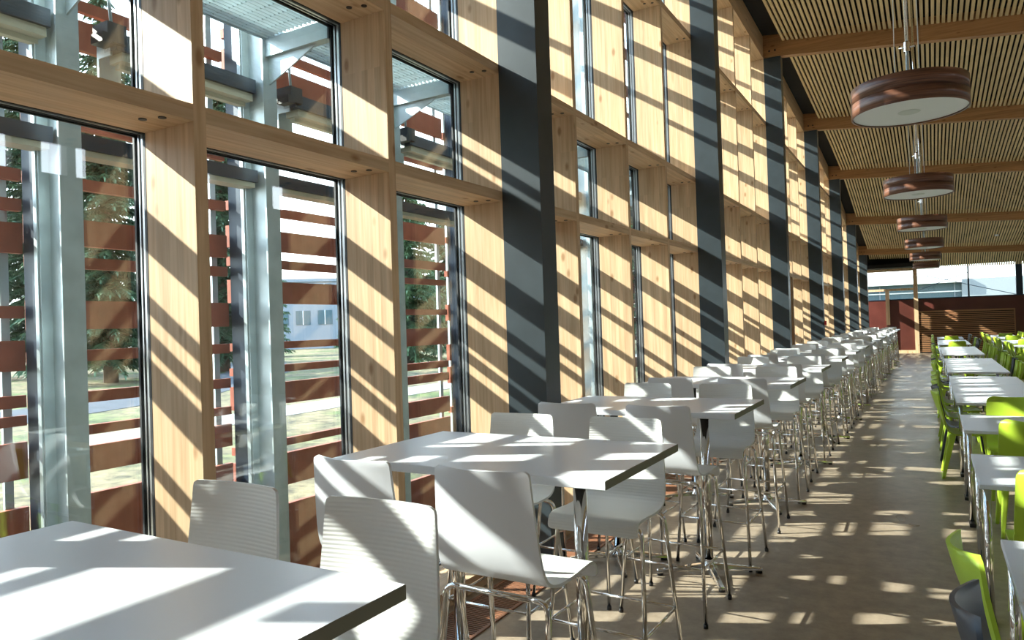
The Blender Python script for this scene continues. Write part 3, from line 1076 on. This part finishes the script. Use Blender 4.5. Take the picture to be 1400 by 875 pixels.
def chair(x, y, face, kind, lab, grp='plastic chairs around the dining tables'):
    src = cl_ if kind == 'lime' else cd
    if not usedc[kind]: o = src; usedc[kind] = True
    else: o = copy_tree(src)
    o.location = (x, y, 0)
    o.rotation_euler = (0, 0, {'+y': 0, '-y': math.pi, '+x': -math.pi/2, '-x': math.pi/2}[face] + math.radians(rs.uniform(-3,3)))
    tag(o, lab, 'chair', grp)
    return o
cn = {'lime': 'lime green', 'dark': 'dark grey'}
near_lime = chair(.335, 2.88, '+x', 'lime', 'lime green plastic chair at the lower right, behind the dark grey one')
near_lime.rotation_euler.z += math.radians(6)
near_lime.location.y += .06
chair(.335, 2.34, '+x', 'dark', 'dark grey plastic chair at the bottom right corner')
chair(.535, 4.60, '+y', 'lime', 'lime green plastic chair on the camera side of the second right table')
chair(.80, 5.66, '-y', 'lime', 'lime green plastic chair on the far side of the second right table')
chair(.60, 6.55, '+y', 'lime', 'lime green plastic chair with sunlit back tucked under the third table ahead')
chair(.62, 7.72, '-y', 'lime', 'lime green plastic chair on the far side of the third table ahead')
seq = [(8.58,'lime'),(9.16,'dark'),(9.9,'lime'),(10.6,'lime'),(11.4,'lime'),
       (13.4,'lime'),(14.0,'lime'),(14.65,'dark'),(15.4,'lime'),(16.1,'lime'),
       (18.8,'lime'),(19.5,'lime'),(20.2,'lime'),(21.2,'lime'),(22.0,'dark'),
       (24.6,'lime'),(25.4,'lime'),(26.6,'lime'),(27.5,'lime'),(30.1,'lime'),(30.9,'lime')]
for i, (y, kd) in enumerate(seq):
    chair(.285, y, '+x', kd, '%s plastic chair at the aisle edge of the right tables, %s from camera' % (cn[kd], ORD[i]))
seq2 = [(8.9,'lime'),(9.5,'lime'),(10.2,'lime'),(11.0,'dark'),(11.6,'lime'),
        (13.3,'lime'),(13.9,'lime'),(14.5,'dark'),(15.3,'lime'),(15.9,'lime'),(16.5,'lime'),
        (18.7,'lime'),(19.3,'lime'),(19.9,'lime'),(20.9,'lime'),(21.5,'lime'),(22.2,'lime'),
        (24.5,'dark'),(25.2,'dark'),(26.4,'lime'),(27.2,'dark'),(30.0,'dark'),(30.8,'dark')]
for i, (y, kd) in enumerate(seq2):
    chair(.90, y, '-x', kd, '%s plastic chair facing the aisle across the right tables, %s one' % (cn[kd], ORD[i]))
chair(.60, 23.7, '+y', 'lime', 'lime green plastic chair, back to camera, before the fourth long table pair')
chair(.58, 29.1, '+y', 'lime', 'lime green plastic chair with its back to the camera at the farthest aisle table')
j = 0
for y0 in (13.2, 17.0, 20.8, 24.6, 28.4, 31.4):
    for q in range(3):
        for s_, face in ((-1, '+x'), (1, '-x')):
            kd = 'dark' if rs.random() < .15 else 'lime'
            yy = y0+.4+q*.72
            if yy > 33.6: continue
            chair(2.25+s_*.33, yy, face, kd, '%s plastic chair at the second-row tables, %s side, %s one' % (cn[kd], 'near' if s_ < 0 else 'far', ORD[j//2]))
            j += 1
    chair(2.25, y0-.14, '+y', 'lime', 'lime green chair, back to camera, at the %s second-row table' % ORD[[13.2,17.0,20.8,24.6,28.4,31.4].index(y0)])
chair(1.45, 15.6, '+y', 'lime', 'lime green plastic chair standing free between the first and second table rows', 'plastic chairs around the dining tables')
j = 0
for y0 in (26.0, 29.5):
    for q in range(3):
        for s_, face in ((-1, '+x'), (1, '-x')):
            chair(3.95+s_*.33, y0+.4+q*.72, face, 'lime', 'lime green plastic chair at the third-row tables, %s side, %s one' % ('near' if s_ < 0 else 'far', ORD[j//2]))
            j += 1
